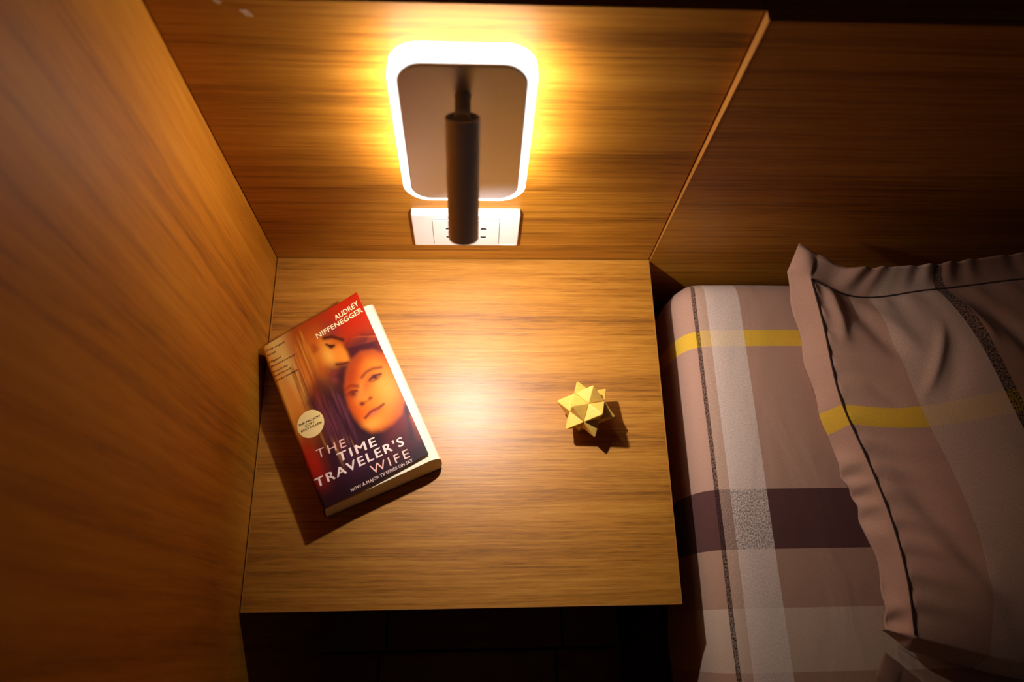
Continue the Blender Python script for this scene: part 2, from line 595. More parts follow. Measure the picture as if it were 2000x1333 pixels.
# mattress: loops of a rounded rectangle from the bottom up and inwards over the top
MX0, MX1, MY0, MY1, MZT = 0.517, 2.06, -1.96, -0.020, 0.500
prof = [(-0.010, 0.2735, .225), (-0.004, 0.280, .22), (0.000, 0.30, .20), (0.003, 0.34, .16), (0.004, 0.38, .12), (0.003, 0.42, .08), (0.000, 0.450, .05),
        (-0.004, 0.470, .030), (-0.010, 0.4835, .016), (-0.018, 0.4925, .006), (-0.028, 0.4975, .001), (-0.042, 0.4995, 0), (-0.062, 0.5000, 0)]
def mloop(inset, n=12, m=60):
    x0, x1, y0, y1 = MX0 + inset, MX1 - inset, MY0 + inset, MY1 - inset
    r = max(0.034 - inset * 0.5, 0.010)
    out = []
    cs = ((x1 - r, y1 - r, 0), (x0 + r, y1 - r, 1), (x0 + r, y0 + r, 2), (x1 - r, y0 + r, 3))
    for k, (cx, cy, q) in enumerate(cs):
        for i in range(n + 1):
            a = math.pi / 2 * (q + i / n)
            out.append((cx + r * math.cos(a), cy + r * math.sin(a), math.cos(a), math.sin(a)))
        nx, ny, nq = cs[(k + 1) % 4]
        a = math.pi / 2 * (q + 1)
        p0 = out[-1]
        p1 = (nx + r * math.cos(a), ny + r * math.sin(a))
        for i in range(1, m):
            f = i / m
            out.append((p0[0] + (p1[0] - p0[0]) * f, p0[1] + (p1[1] - p0[1]) * f, math.cos(a), math.sin(a)))
    return out
V, F, UV = [], [], []
for o_, z, drop in prof:
    for (x, y, nx, ny) in mloop(-o_):
        w = mnoise.noise(Vector((x * 9, y * 9, z * 4))) * 0.003 * (1 if z < 0.495 else 0.4)
        if z < 0.49:
            w += 0.0016 * math.sin(y * 46 + 2 * math.sin(y * 17)) * (0.49 - z) / 0.2
        V.append((x + nx * w, y + ny * w * (0.5 if ny > 0 else 1), z))
        UV.append((x + nx * drop, y + ny * drop))
L_ = len(mloop(0))
for k in range(len(prof) - 1):
    for i in range(L_):
        j = (i + 1) % L_
        F.append((k * L_ + i, k * L_ + j, (k + 1) * L_ + j, (k + 1) * L_ + i))
F.append(tuple((len(prof) - 1) * L_ + i for i in range(L_)))
F.append(tuple(range(L_ - 1, -1, -1)))
mat_o = build_uv_mesh('mattress', [(a - 1.3, b + 1.0, c - 0.2735) for a, b, c in V], F, UV, M['sheet'])
mat_o.location = (1.3, -1.0, 0.2735)
tag(mat_o, 'mattress in a brown checked sheet with pale, yellow and dark stripes', 'mattress')


# ------------------------------------------------------------------ pillows
def curve(ctrl, n):
    """Catmull-Rom through control points, by parameter in the first column"""
    ctrl = np.array(ctrl, float)
    tt = np.linspace(ctrl[0, 0], ctrl[-1, 0], n)
    out = np.zeros((n, 3))
    for d in range(3):
        k, y = ctrl[:, 0], ctrl[:, d + 1]
        m = np.gradient(y, k)
        idx = np.clip(np.searchsorted(k, tt, side='right') - 1, 0, len(k) - 2)
        h = k[idx + 1] - k[idx]
        s = (tt - k[idx]) / h
        out[:, d] = ((2 * s**3 - 3 * s**2 + 1) * y[idx] + (s**3 - 2 * s**2 + s) * h * m[idx] + (-2 * s**3 + 3 * s**2) * y[idx + 1] + (s**3 - s**2) * h * m[idx + 1])
    return out


def smoothstep(x):
    x = np.clip(x, 0, 1)
    return x * x * (3 - 2 * x)


def pillow(name, mat, xform=lambda p: p, nt=150, nb=190, nf=12, creases=(), dome=0.066, seed=1):
    # boundary curves of the stuffed body (t runs down the left seam, b across)
    S = curve([(0, .654, -.072, .590), (.11, .663, -.117, .580), (.37, .676, -.221, .566), (.53, .696, -.285, .560), (.70, .711, -.353, .558),
               (.85, .716, -.411, .556), (1, .718, -.470, .545)], nt)
    E = curve([(0, .634, -.056, .572), (.11, .6475, -.118, .548), (.37, .665, -.223, .532), (.53, .681, -.292, .527), (.70, .696, -.360, .526),
               (.85, .7035, -.418, .528), (1, .696, -.462, .526)], nt)
    T = curve([(0, .654, -.072, .590), (.06, .694, -.088, .582), (.22, .795, -.087, .592), (.40, .908, -.077, .602), (1, 1.27, -.085, .585)], nb)
    Bc = curve([(0, .718, -.470, .545), (.06, .760, -.482, .548), (.18, .837, -.502, .552), (.5, 1.03, -.515, .556), (1, 1.25, -.50, .545)], nb)
    Rr = np.linspace(T[-1], Bc[-1], nt)
    b = np.linspace(0, 1, nb)[None, :, None] ** 1.35
    bl = (np.linspace(0, 1, nb) ** 1.35)
    T = np.stack([np.interp(bl, np.linspace(0, 1, nb), T[:, d]) for d in range(3)], 1)
    Bc = np.stack([np.interp(bl, np.linspace(0, 1, nb), Bc[:, d]) for d in range(3)], 1)
    t = np.linspace(0, 1, nt)[:, None, None]
    P = (1 - b) * S[:, None] + b * Rr[:, None] + (1 - t) * T[None] + t * Bc[None] \
        - ((1 - t) * ((1 - b) * S[0] + b * Rr[0]) + t * ((1 - b) * S[-1] + b * Rr[-1]))
    bb, tt = bl[None, :], np.linspace(0, 1, nt)[:, None]
    f = 1 - (1 - np.clip(bb / 0.30, 0, 1)) ** 2.0
    f = f * (1 - (np.clip((bb - 0.7) / 0.3, 0, 1)) ** 2)
    g = (1 - np.abs(2 * tt - 1) ** 2.6)
    P[:, :, 2] += dome * f * g
    rng = np.random.RandomState(seed)
    # creases: (x0, y0, x1, y1, amplitude, width)
    for (x0, y0, x1, y1, amp, wd) in creases:
        dx, dy = x1 - x0, y1 - y0
        ll = math.hypot(dx, dy)
        s = ((P[:, :, 0] - x0) * dx + (P[:, :, 1] - y0) * dy) / ll ** 2
        dd = ((P[:, :, 0] - x0) * -dy + (P[:, :, 1] - y0) * dx) / ll
        dd = dd + 0.10 * ll * (s - 0.5) ** 2
        env = np.exp(-((s - 0.5) / 0.42) ** 4)
        P[:, :, 2] += amp * env * np.exp(-(dd / wd) ** 2)
    # puckers running in from the seams
    ph = np.cumsum(rng.rand(nt) * 0.5 + 0.32)[:, None]
    P[:, :, 2] += 0.0022 * np.sin(ph) * np.exp(-bb / 0.035) * smoothstep(bb / 0.006) * smoothstep(tt * 12) * smoothstep((1 - tt) * 12)
    ph2 = np.cumsum(rng.rand(nb) * 0.5 + 0.25)[None, :]
    P[:, :, 2] += 0.0018 * np.sin(ph2) * np.exp(-tt / 0.06) * smoothstep(tt / 0.02)
    # left flange
    a = np.linspace(0, 1, nf + 1)[None, :-1, None]
    FL = (1 - a) * E[:, None] + a * S[:, None]
    k = (1 - a[0, :, 0])[None, :]
    y_ = FL[:, :, 1]
    FL[:, :, 2] += 0.0065 * np.sin(y_ * 160 + 3 * np.sin(y_ * 40)) * (4 * k * (1 - k) * 0.6 + 0.35 * k) * smoothstep((-y_ - 0.15) / 0.12) - 0.004 * 4 * k * (1 - k)
    FL[:, :, 0] += 0.0018 * np.sin(y_ * 95 + 1) * k
    # top flange, standing up a little towards the headboard; columns 0..nf are the corner
    topE = curve([(0, .690, -.063, .600), (.22, .793, -.060, .606), (.45, .913, -.050, .618), (1, 1.25, -.06, .60)], nb)
    topE = np.stack([np.interp(bl, np.linspace(0, 1, nb), topE[:, d]) for d in range(3)], 1)
    lead = smoothstep(bl / 0.06)[:, None]
    topE = (1 - lead) * (np.array([.664, -.044, .597]) + (T - T[0]) * 0.9) + lead * topE
    topE[:, 2] += 0.0016 * np.sin(bl * 150)
    c2 = np.linspace(0, 1, nf + 1)[:-1][:, None, None]
    TF = (1 - c2) * topE[None] + c2 * T[None]
    TF[:, :, 2] += -0.004 * 4 * c2[:, :, 0] * (1 - c2[:, :, 0]) + 0.002 * np.sin(bl[None, :] * 120 + 1.3) * (1 - c2[:, :, 0])
    # corner patch between both flanges, its tip turned up
    tip = np.array([.6425, -.029, .600])
    cu = np.linspace(0, 1, nf + 1)[:-1]
    corner = np.zeros((nf, nf, 3))
    for i, q in enumerate(cu):
        for j, r in enumerate(cu):
            corner[i, j] = (1 - q) * (1 - r) * tip + (1 - q) * r * topE[0] + q * (1 - r) * E[0] + q * r * S[0]
            corner[i, j, 2] += 0.008 * math.sin(math.pi * q) * math.sin(math.pi * r)
    upper = np.concatenate([np.concatenate([corner, TF], 1), np.concatenate([FL, P], 1)], 0)
    # bottom flange hangs down
    bot = []
    for q in np.linspace(0, 1, 6)[1:]:
        row = upper[-1].copy()
        row[:, 1] -= 0.012 * q * smoothstep(np.arange(row.shape[0]) / 20.0)
        row[:, 2] = row[:, 2] * (1 - q) + 0.517 * q
        bot.append(row)
    upper = np.concatenate([upper, np.array(bot)], 0)
    R_, Q_ = upper.shape[:2]
    # UV in metres
    uu = np.concatenate([np.linspace(-0.04, 0, nf + 1)[:-1], bl * 0.62])
    vv = np.concatenate([np.linspace(-0.042, 0, nf + 1)[:-1], np.linspace(0, 1, nt) * 0.40, 0.40 + np.linspace(0, 0.04, 6)[1:]])
    V, UVs, F = [], [], []
    lower = upper.copy()
    edge_i = np.minimum(np.arange(R_) - nf, (R_ - 6) - np.arange(R_)).astype(float)
    edge_j = np.minimum(np.arange(Q_) - nf, (Q_ - 1) - np.arange(Q_)).astype(float)
    dep = smoothstep(np.minimum(np.maximum(edge_i, 0)[:, None] / 14.0, np.maximum(edge_j, 0)[None, :] / 14.0))
    lower[:, :, 2] = (lower[:, :, 2] - 0.0026) * (1 - dep) + np.minimum(0.5035, lower[:, :, 2] - 0.0026) * dep
    for G in (upper, lower):
        for i in range(R_):
            for j in range(Q_):
                V.append(tuple(xform(G[i, j])))
                UVs.append((uu[j], vv[i] + 0.07 * max(0.0, uu[j]) / 0.62))
    o2 = R_ * Q_
    for i in range(R_ - 1):
        for j in range(Q_ - 1):
            q = i * Q_ + j
            F.append((q, q + Q_, q + Q_ + 1, q + 1))
            F.append((o2 + q, o2 + q + 1, o2 + q + Q_ + 1, o2 + q + Q_))
    bd = [j for j in range(Q_)] + [i * Q_ + Q_ - 1 for i in range(1, R_)] + [(R_ - 1) * Q_ + j for j in range(Q_ - 2, -1, -1)] + [i * Q_ for i in range(R_ - 2, 0, -1)]
    for k0, k1 in zip(bd, bd[1:] + bd[:1]):
        F.append((k0, k1, o2 + k1, o2 + k0))
    org = np.array(V).mean(0)
    org[2] = np.array(V)[:, 2].min()
    root = empty(name, tuple(org))
    V = [tuple(np.array(p) - org) for p in V]
    build_uv_mesh('pillowcase', V, F, UVs, mat, root)
    bm = bmesh.new()  # dark tubes along the seams stand in for the shade in the stitching
    line = [Vector(np.array(xform(p)) - org) + Vector((0, 0, 0.0006)) for p in S[::2]]
    tube(bm, line, 0.0012, 6)
    obj('seam', bm, M['seam_shade'], root, smooth=True)
    bm = bmesh.new()
    line = [Vector(np.array(xform(p)) - org) + Vector((0, 0, 0.0004)) for p in T[::3]]
    tube(bm, line, 0.0011, 6)
    obj('seam', bm, M['seam_shade'], root, smooth=True)
    return root


p1 = pillow('pillow', M['slip'], creases=[
    (.690, -.085, .745, -.175, -0.0065, 0.010), (.676, -.080, .688, -.150, 0.0060, 0.006), (.716, -.100, .760, -.170, 0.0040, 0.010),
    (.790, -.135, .752, -.225, 0.0048, 0.0050), (.800, -.150, .770, -.235, -0.0028, 0.009), (.840, -.110, .880, -.210, -0.0065, 0.010),
    (.815, -.100, .835, -.170, 0.0045, 0.007), (.700, -.250, .760, -.360, -0.0035, 0.012), (.720, -.300, .790, -.420, -0.0045, 0.010),
    (.730, -.360, .800, -.450, 0.0035, 0.009), (.880, -.260, .900, -.400, -0.0040, 0.012), (.700, -.200, .735, -.235, -0.0022, 0.006)])
tag(p1, 'large checked pillow with a wide flap edge and a yellow stripe', 'pillow')

def low(p):
    return np.array([p[0] + 0.050 - 0.18 * (p[1] + 0.03) * -1.0, p[1] - 0.455 - 0.32 * max(0.0, p[0] - 0.66), 0.5008 + (p[2] - 0.5035) * 0.24 + 0.0008])
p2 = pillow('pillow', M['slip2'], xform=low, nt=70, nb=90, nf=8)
tag(p2, 'second checked pillow lying flat below the large one, cut by the frame', 'pillow')


# ------------------------------------------------------------------ wooden star puzzle
def star_piece_mesh(name, tips, mat):
    bm = bmesh.new()
    for tip in tips:
        tip = Vector(tip)
        ax = [i for i in range(3) if abs(tip[i]) > 0.1]
        oz = [i for i in range(3) if abs(tip[i]) < 0.1][0]
        A = Vector((0, 0, 0)); A[ax[0]] = tip[ax[0]]
        B = Vector((0, 0, 0)); B[ax[1]] = tip[ax[1]]
        c1 = tip / 2; c2 = tip / 2
        c1 = Vector(c1); c2 = Vector(c2)
        c1[oz] = 1.0; c2[oz] = -1.0
        base = [A, c1, B, c2]
        g = 0.985                              # hairline joints between the pieces
        cen = (A + B + c1 + c2) / 4
        base = [cen + (q - cen) * g + tip.normalized() * 0.0 for q in base]
        blunt = 0.90
        ring = [tip + (q - tip) * (1 - blunt) for q in base]
        vb = [bm.verts.new(q) for q in base]
        vt = [bm.verts.new(q) for q in ring]
        v0 = bm.verts.new((0, 0, 0))
        for i in range(4):
            j = (i + 1) % 4
            bm.faces.new((vb[i], vb[j], vt[j], vt[i]))
            bm.faces.new((vb[j], vb[i], v0))
        bm.faces.new(vt)
    bmesh.ops.recalc_face_normals(bm, faces=bm.faces[:])
    es = [e_ for e_ in bm.edges if len(e_.link_faces) == 2 and e_.calc_length() > 0.2 and min(v.co.length for v in e_.verts) > 0.5 and e_.calc_face_angle(0) > 0.3]
    bmesh.ops.bevel(bm, geom=es, offset=0.045, segments=1, affect='EDGES')
    return bm


def star_wood(name, a, b):
    n = N(name)
    f = n.noise(n.coords(scale=(60, 200, 90)), 2.0, 3)
    n.set(Base_Color=n.mix(f, a, b), Roughness=0.45)
    return n.m


SW = star_wood('yellow_maple', srgb(214, 158, 58), srgb(238, 192, 92))
UNIT = 0.0128
axis3 = Vector((1, 1, 1)).normalized()
rot = axis3.rotation_difference(Vector((0, 0, 1))).to_matrix()
ref = rot @ Vector((2, 2, 0))
ang = math.atan2(ref.y, ref.x)
rot = Matrix.Rotation(math.radians(74) - ang, 3, 'Z') @ rot
star = empty('star_puzzle', (0.385, -0.213, TZ))
tips = []
for a in (2, -2):
    for b_ in (2, -2):
        tips += [(a, b_, 0), (a, 0, b_), (0, a, b_)]
pairs = []
left = tips[:]
cyc = [((2, 2, 0), (2, -2, 0)), ((-2, 2, 0), (-2, -2, 0)), ((2, 0, 2), (-2, 0, 2)), ((2, 0, -2), (-2, 0, -2)), ((0, 2, 2), (0, 2, -2)), ((0, -2, 2), (0, -2, -2))]
low_z = min((rot @ Vector(q)).z for q in tips) * UNIT
for pr in cyc:
    bm = star_piece_mesh('piece', pr, SW)
    for v in bm.verts:
        v.co = rot @ v.co * UNIT
    mz = -low_z * 0.955
    for v in bm.verts:
        v.co.z += mz
    obj('piece', bm, SW, star)
bpy.context.view_layer.update()
zmin = min((c.matrix_world @ v.co).z for c in star.children for v in c.data.vertices)
star.location.z += TZ + 0.0002 - zmin
tag(star, 'small yellow wooden star puzzle on the bedside table', 'puzzle')


# ------------------------------------------------------------------ book
book = empty('paperback_book', (0.103, -0.200, TZ))
BO = np.array([0.103, -0.200, TZ])
# corners of the front cover: top-left, top-right, bottom-right, bottom-left (spine on the left)
ctl, ctr, cbr, cbl = (np.array(q) for q in ((.0055, -.1405, .5425), (.1140, -.0745, .5520), (.2025, -.2680, .5385), (.0895, -.3285, .5410)))


def cover_pt(s, t, lift=0.0):
    p = (1 - t) * ((1 - s) * ctl + s * ctr) + t * ((1 - s) * cbl + s * cbr)
    p = p.copy()
    p[2] += lift + 0.0022 * math.sin(math.pi * s) * (1 - 0.4 * t)          # a read, slightly bowed cover
    d = max(0.0, s - 0.72) / 0.28
    q = max(0.0, 0.30 - t) / 0.30
    p[2] += 0.004 * d * d * q * q
    if s < 0.03:
        p[2] -= 0.0022 * (1 - s / 0.03) ** 2
    return p


# reading of the printed layout: cover corners in the layout sheet
lay = np.array([(512, 680), (697, 576), (838, 890), (632, 998)], float)
def homography(src, dst):
    A = []
    for (x, y), (u, v) in zip(src, dst):
        A.append([x, y, 1, 0, 0, 0, -u * x, -u * y, -u])
        A.append([0, 0, 0, x, y, 1, -v * x, -v * y, -v])
    return np.linalg.svd(np.array(A))[2][-1].reshape(3, 3)
ST2L = homography([(0, 0), (1, 0), (1, 1), (0, 1)], lay)
L2ST = np.linalg.inv(ST2L)
def to_st(x, y):
    q = L2ST @ np.array([x, y, 1.0])
    return q[0] / q[2], q[1] / q[2]


# printed picture: soft shapes evaluated on the cover's own grid
NS, NT = 190, 300
ss, ts = np.meshgrid(np.linspace(0, 1, NS), np.linspace(0, 1, NT))
qx = ST2L[0, 0] * ss + ST2L[0, 1] * ts + ST2L[0, 2]
qy = ST2L[1, 0] * ss + ST2L[1, 1] * ts + ST2L[1, 2]
qw = ST2L[2, 0] * ss + ST2L[2, 1] * ts + ST2L[2, 2]
PX, PY = qx / qw, qy / qw
def c3(r, g, b):
    return np.array(srgb(r, g, b)[:3])
def hill(x, y, rx, ry, ang=0.0, p=2.0):
    a = math.radians(ang)
    dx, dy = PX - x, PY - y
    u = (dx * math.cos(a) + dy * math.sin(a)) / rx
    v = (-dx * math.sin(a) + dy * math.cos(a)) / ry
    return np.exp(-(u * u + v * v) ** (p / 2) * 0.7)
IMG = np.zeros((NT, NS, 3)) + c3(62, 26, 34)
def paint(m, col):
    global IMG
    m = np.clip(m, 0, 1)[:, :, None]
    IMG = IMG * (1 - m) + col * m
def poly(pts, soft):
    pts = np.array(pts, float)
    inside = np.zeros(PX.shape, bool)
    dist = np.full(PX.shape, 1e9)
    for (x0, y0), (x1, y1) in zip(pts, np.roll(pts, -1, 0)):
        cond = ((y0 > PY) != (y1 > PY))
        with np.errstate(divide='ignore', invalid='ignore'):
            xi = (x1 - x0) * (PY - y0) / (y1 - y0 + 1e-12) + x0
        inside ^= cond & (PX < xi)
        dx, dy = x1 - x0, y1 - y0
        s = np.clip(((PX - x0) * dx + (PY - y0) * dy) / (dx * dx + dy * dy + 1e-9), 0, 1)
        dist = np.minimum(dist, np.hypot(PX - x0 - s * dx, PY - y0 - s * dy))
    sd = np.where(inside, dist, -dist)
    return smoothstep(sd / soft * 0.5 + 0.5)
def stroke(pts, w):
    dist = np.full(PX.shape, 1e9)
    for (x0, y0), (x1, y1) in zip(pts[:-1], pts[1:]):
        dx, dy = x1 - x0, y1 - y0
        s = np.clip(((PX - x0) * dx + (PY - y0) * dy) / (dx * dx + dy * dy + 1e-9), 0, 1)
        dist = np.minimum(dist, np.hypot(PX - x0 - s * dx, PY - y0 - s * dy))
    return np.exp(-(dist / w) ** 2)
def k2(x, y):       # layout enlargement used for the two figures
    return (560 + x / 5.553, 620 + y / 5.553)
def K(*pts):
    return [k2(*p) for p in pts]


# ground: gold at the spine, orange, red at the head, dark plum below
paint(smoothstep((0.62 - ts) / 0.5) * smoothstep((ss - 0.15) / 0.3), c3(176, 58, 20))
paint(smoothstep((0.50 - ss) / 0.45) * smoothstep((0.72 - ts) / 0.4), c3(226, 128, 36))
paint(smoothstep((ss - 0.55) / 0.3) * smoothstep((0.26 - ts) / 0.14), c3(196, 48, 14))
paint(smoothstep((0.34 - ss) / 0.24) * smoothstep((0.55 - ts) / 0.3), c3(250, 212, 124))
paint(smoothstep((0.10 - ss) / 0.1) * smoothstep((0.75 - ts) / 0.3) * 0.9, c3(236, 160, 44))
paint(smoothstep((0.16 - ss) / 0.16) * smoothstep((0.8 - abs(ts - 0.72) * 4)) * 0.8, c3(196, 60, 22))
paint(hill(612, 905, 16, 46, -22) * 0.8, c3(190, 40, 20))
paint(hill(640, 650, 16, 12, -25) * 0.55, c3(110, 48, 76))
# streaks drawn down the sheet
rs = np.random.RandomState(4)
for _ in range(70):
    s0 = rs.uniform(0.16, 0.46)
    t0, tl = rs.uniform(0.0, 0.5), rs.uniform(0.15, 0.5)
    t0 = max(t0, 0.36 - s0)
    wdt = rs.uniform(0.004, 0.014)
    m = np.exp(-((ss - s0) / wdt) ** 2) * smoothstep((ts - t0) / 0.06) * smoothstep((t0 + tl - ts) / 0.12)
    if rs.rand() < 0.5:
        paint(m * 0.55, c3(250, 176, 70))
    else:
        paint(m * 0.5, c3(120, 42, 34))
# plum drape below the man's head
paint(poly(K((330, 620), (470, 560), (640, 560), (640, 780), (700, 1000), (760, 1200), (800, 1333), (420, 1333), (330, 1120), (200, 950), (240, 760)), 14), c3(70, 32, 42))
for _ in range(40):
    s0, t0, tl, wdt = rs.uniform(0.22, 0.5), rs.uniform(0.38, 0.6), rs.uniform(0.1, 0.3), rs.uniform(0.004, 0.01)
    m = np.exp(-((ss - s0) / wdt) ** 2) * smoothstep((ts - t0) / 0.05) * smoothstep((t0 + tl - ts) / 0.1)
    paint(m * 0.4, c3(126, 66, 78))
# woman: hair, neck, face
paint(poly(K((600, 330), (690, 270), (820, 200), (960, 200), (1000, 330), (1060, 420), (1000, 430), (800, 420), (640, 600), (620, 800), (560, 700), (610, 520)), 12), c3(88, 30, 36))
for k_ in range(14):
    x0 = 690 + 22 * k_
    paint(stroke(K((x0 - 40, 300 - 6 * k_ + 40), (x0 + 10, 235 - 3 * k_), (x0 + 70, 215)), 1.3) * (0.22 + 0.22 * (k_ > 8)), c3(200, 90, 44))
paint(hill(568, 770, 13, 70, -25) * 0.75, c3(230, 128, 34))
paint(hill(590, 720, 10, 60, -25) * 0.5, c3(214, 92, 26))
# man in profile, looking down
paint(poly(K((330, 250), (560, 240), (588, 310), (640, 400), (668, 480), (652, 516), (585, 524), (548, 540), (552, 575), (520, 605), (440, 600), (380, 520)), 6), c3(240, 140, 40))
paint(hill(*k2(330, 430), 20, 40, -22) * 0.75, c3(232, 138, 44))
paint(hill(*k2(390, 330), 16, 30, -22) * 0.6, c3(214, 104, 32))
paint(hill(*k2(445, 440), 11, 22, -20) * 0.8, c3(250, 186, 80))
paint(hill(*k2(540, 280), 14, 9, -10) * 0.6, c3(180, 70, 26))
paint(hill(*k2(400, 590), 16, 14, -20) * 0.6, c3(190, 84, 30))
paint(hill(*k2(600, 440), 7, 16, -25) * 0.55, c3(250, 150, 60))
paint(stroke(K((395, 245), (480, 228), (590, 258)), 4.2) * 0.95, c3(78, 26, 24))
paint(stroke(K((420, 312), (462, 330), (502, 322)), 2.4) * 0.95, c3(70, 22, 20))
paint(hill(*k2(470, 338), 4, 3.0, 0) * 0.9, c3(56, 18, 18))
paint(stroke(K((280, 330), (310, 360), (290, 380)), 5) * 0.5, c3(140, 44, 30))
paint(stroke(K((530, 525), (600, 515), (652, 505)), 3.2) * 0.9, c3(100, 30, 24))
paint(poly(K((450, 575), (520, 545), (640, 540), (640, 720), (560, 760), (480, 690)), 16), c3(84, 34, 38))
paint(hill(*k2(500, 618), 8, 4.5, -20) * 0.8, c3(150, 62, 50))
paint(hill(*k2(505, 690), 6, 6, -20) * 0.7, c3(156, 66, 60))
paint(poly(K((1150, 1100), (1290, 930), (1400, 1130), (1480, 1333), (1440, 1700), (1000, 1700), (1060, 1300)), 16), c3(132, 42, 44))
paint(stroke(K((1285, 960), (1330, 1150), (1350, 1330)), 5) * 0.8, c3(58, 20, 40))
paint(stroke(K((1350, 1080), (1400, 1230), (1440, 1330)), 5) * 0.7, c3(214, 92, 30))
hairline = poly(K((600, 380), (1010, 340), (1070, 470), (960, 420), (830, 440), (720, 540), (660, 700), (630, 640)), 18)
face = poly(K((800, 395), (930, 370), (1040, 410), (1130, 560), (1210, 720), (1262, 900), (1225, 1050), (1130, 1160), (1020, 1235), (910, 1252), (810, 1190),
              (730, 1090), (672, 980), (645, 880), (628, 760), (650, 600), (710, 470)), 9)
paint(face, c3(232, 104, 18))
def onface(m, c):
    paint(m * face, c)
onface(hill(*k2(1010, 830), 40, 56, -25) * 0.9, c3(244, 150, 48))
onface(hill(*k2(1060, 760), 18, 26, -25) * 0.4, c3(252, 186, 92))
onface(hill(*k2(880, 520), 26, 16, -25) * 0.6, c3(248, 140, 38))
onface(hill(*k2(900, 1170), 22, 11, -25) * 0.8, c3(252, 176, 72))
onface(hill(*k2(790, 800), 9, 22, 20) * 0.85, c3(252, 176, 76))
onface(hill(*k2(700, 600), 14, 30, 20) * 0.45, c3(190, 62, 16))
onface(hill(*k2(690, 1000), 12, 30, -30) * 0.5, c3(206, 62, 14))
onface(hill(*k2(1220, 1030), 14, 40, 20) * 0.5, c3(210, 74, 16))
onface(hill(*k2(860, 720), 8, 20, 25) * 0.55, c3(196, 76, 18))
onface(stroke(K((800, 660), (850, 600), (920, 562), (1015, 545)), 3.3) * 0.72, c3(92, 34, 20))
onface(stroke(K((626, 790), (680, 752), (752, 756)), 3.8) * 0.75, c3(92, 34, 26))
onface(hill(*k2(950, 655), 12, 5.5, -28) * 0.55, c3(186, 84, 36))
onface(stroke(K((884, 690), (930, 640), (1010, 618)), 2.2) * 0.95, c3(70, 26, 24))
onface(hill(*k2(945, 655), 4.4, 4.0) * 0.95, c3(66, 32, 40))
onface(stroke(K((890, 708), (950, 692), (1005, 640)), 1.4) * 0.6, c3(120, 50, 30))
onface(hill(*k2(690, 845), 11, 6.5, -25) * 0.7, c3(150, 62, 44))
onface(stroke(K((630, 860), (680, 818), (748, 806)), 2.2) * 0.9, c3(80, 30, 30))
onface(hill(*k2(705, 838), 4.2, 4.2) * 0.95, c3(66, 30, 40))
onface(stroke(K((790, 950), (830, 935), (905, 880)), 2.8) * 0.7, c3(158, 52, 18))
onface(hill(*k2(806, 948), 3.6, 3.2) * 0.9, c3(96, 28, 18))
onface(hill(*k2(884, 886), 3.2, 2.6) * 0.75, c3(120, 40, 18))
onface(hill(*k2(845, 890), 5, 6) * 0.6, c3(250, 160, 66))
onface(poly(K((838, 1105), (880, 1030), (930, 995), (975, 985), (1042, 945), (1000, 1010), (930, 1065), (870, 1090)), 5) * 0.85, c3(196, 76, 50))
onface(stroke(K((838, 1100), (900, 1035), (975, 995), (1040, 948)), 2.4) * 0.75, c3(92, 26, 20))
onface(hill(*k2(930, 1050), 9, 3, -35) * 0.5, c3(240, 140, 100))
onface(hairline * 0.75, c3(120, 40, 24))
onface(hill(*k2(680, 700), 22, 50, 10) * 0.5, c3(178, 58, 16))
# dark plum at the foot
paint(smoothstep((ts - 0.72) / 0.16) * smoothstep((ss - 0.15) / 0.25) * 0.72, c3(66, 26, 40))
paint(hill(690, 905, 26, 40, -25) * 0.4, c3(96, 52, 84))
paint(smoothstep((ts - 0.86) / 0.12) * 0.8, c3(48, 20, 32))

verts = np.zeros((NT, NS, 3))
for i in range(NT):
    for j in range(NS):
        verts[i, j] = cover_pt(j / (NS - 1), i / (NT - 1))
verts = verts.reshape(-1, 3) - BO
low_ = verts.copy()
low_[:, 2] -= 0.0005
me = bpy.data.meshes.new('front_cover')
idx = np.arange(NS * NT).reshape(NT, NS)
quads = np.stack([idx[:-1, :-1], idx[1:, :-1], idx[1:, 1:], idx[:-1, 1:]], -1).reshape(-1, 4)
nv = NS * NT
ring = list(idx[0, :]) + list(idx[1:, -1]) + list(idx[-1, -2::-1]) + list(idx[-2:0:-1, 0])
rim = np.array(ring)
allv = np.concatenate([verts, low_], 0)
fl = [tuple(q) for q in quads.tolist()] + [tuple(q) for q in (quads[:, ::-1] + nv).tolist()]
m_ = nv
for k in range(len(rim)):
    k1 = (k + 1) % len(rim)
    fl.append((int(rim[k]), int(rim[k1]), nv + int(rim[k1]), nv + int(rim[k])))
me.from_pydata(allv.tolist(), [], fl)
att = me.color_attributes.new('print', 'FLOAT_COLOR', 'POINT')
cols = np.ones((nv + m_, 4), np.float32)
cols[:nv, :3] = IMG.reshape(-1, 3) ** 1.12 * 0.86
cols[nv:, :3] = np.array(srgb(225, 205, 180)[:3])
att.data.foreach_set('color', cols.ravel())
n = N('printed_cover')
a_ = n.node('ShaderNodeVertexColor', layer_name='print')
n.set(Base_Color=a_.outputs[0], Roughness=0.36)
n.b.inputs['Specular IOR Level'].default_value = 0.22
n.bump(n.noise(n.coords(), 400, 2), 0.05, 0.0002)
me.materials.append(n.m)
for p in me.polygons:
    p.use_smooth = len(p.vertices) == 4
cover = link(bpy.data.objects.new('front_cover', me), book)
cover['label'] = 'glossy cover with two faces in orange and plum'

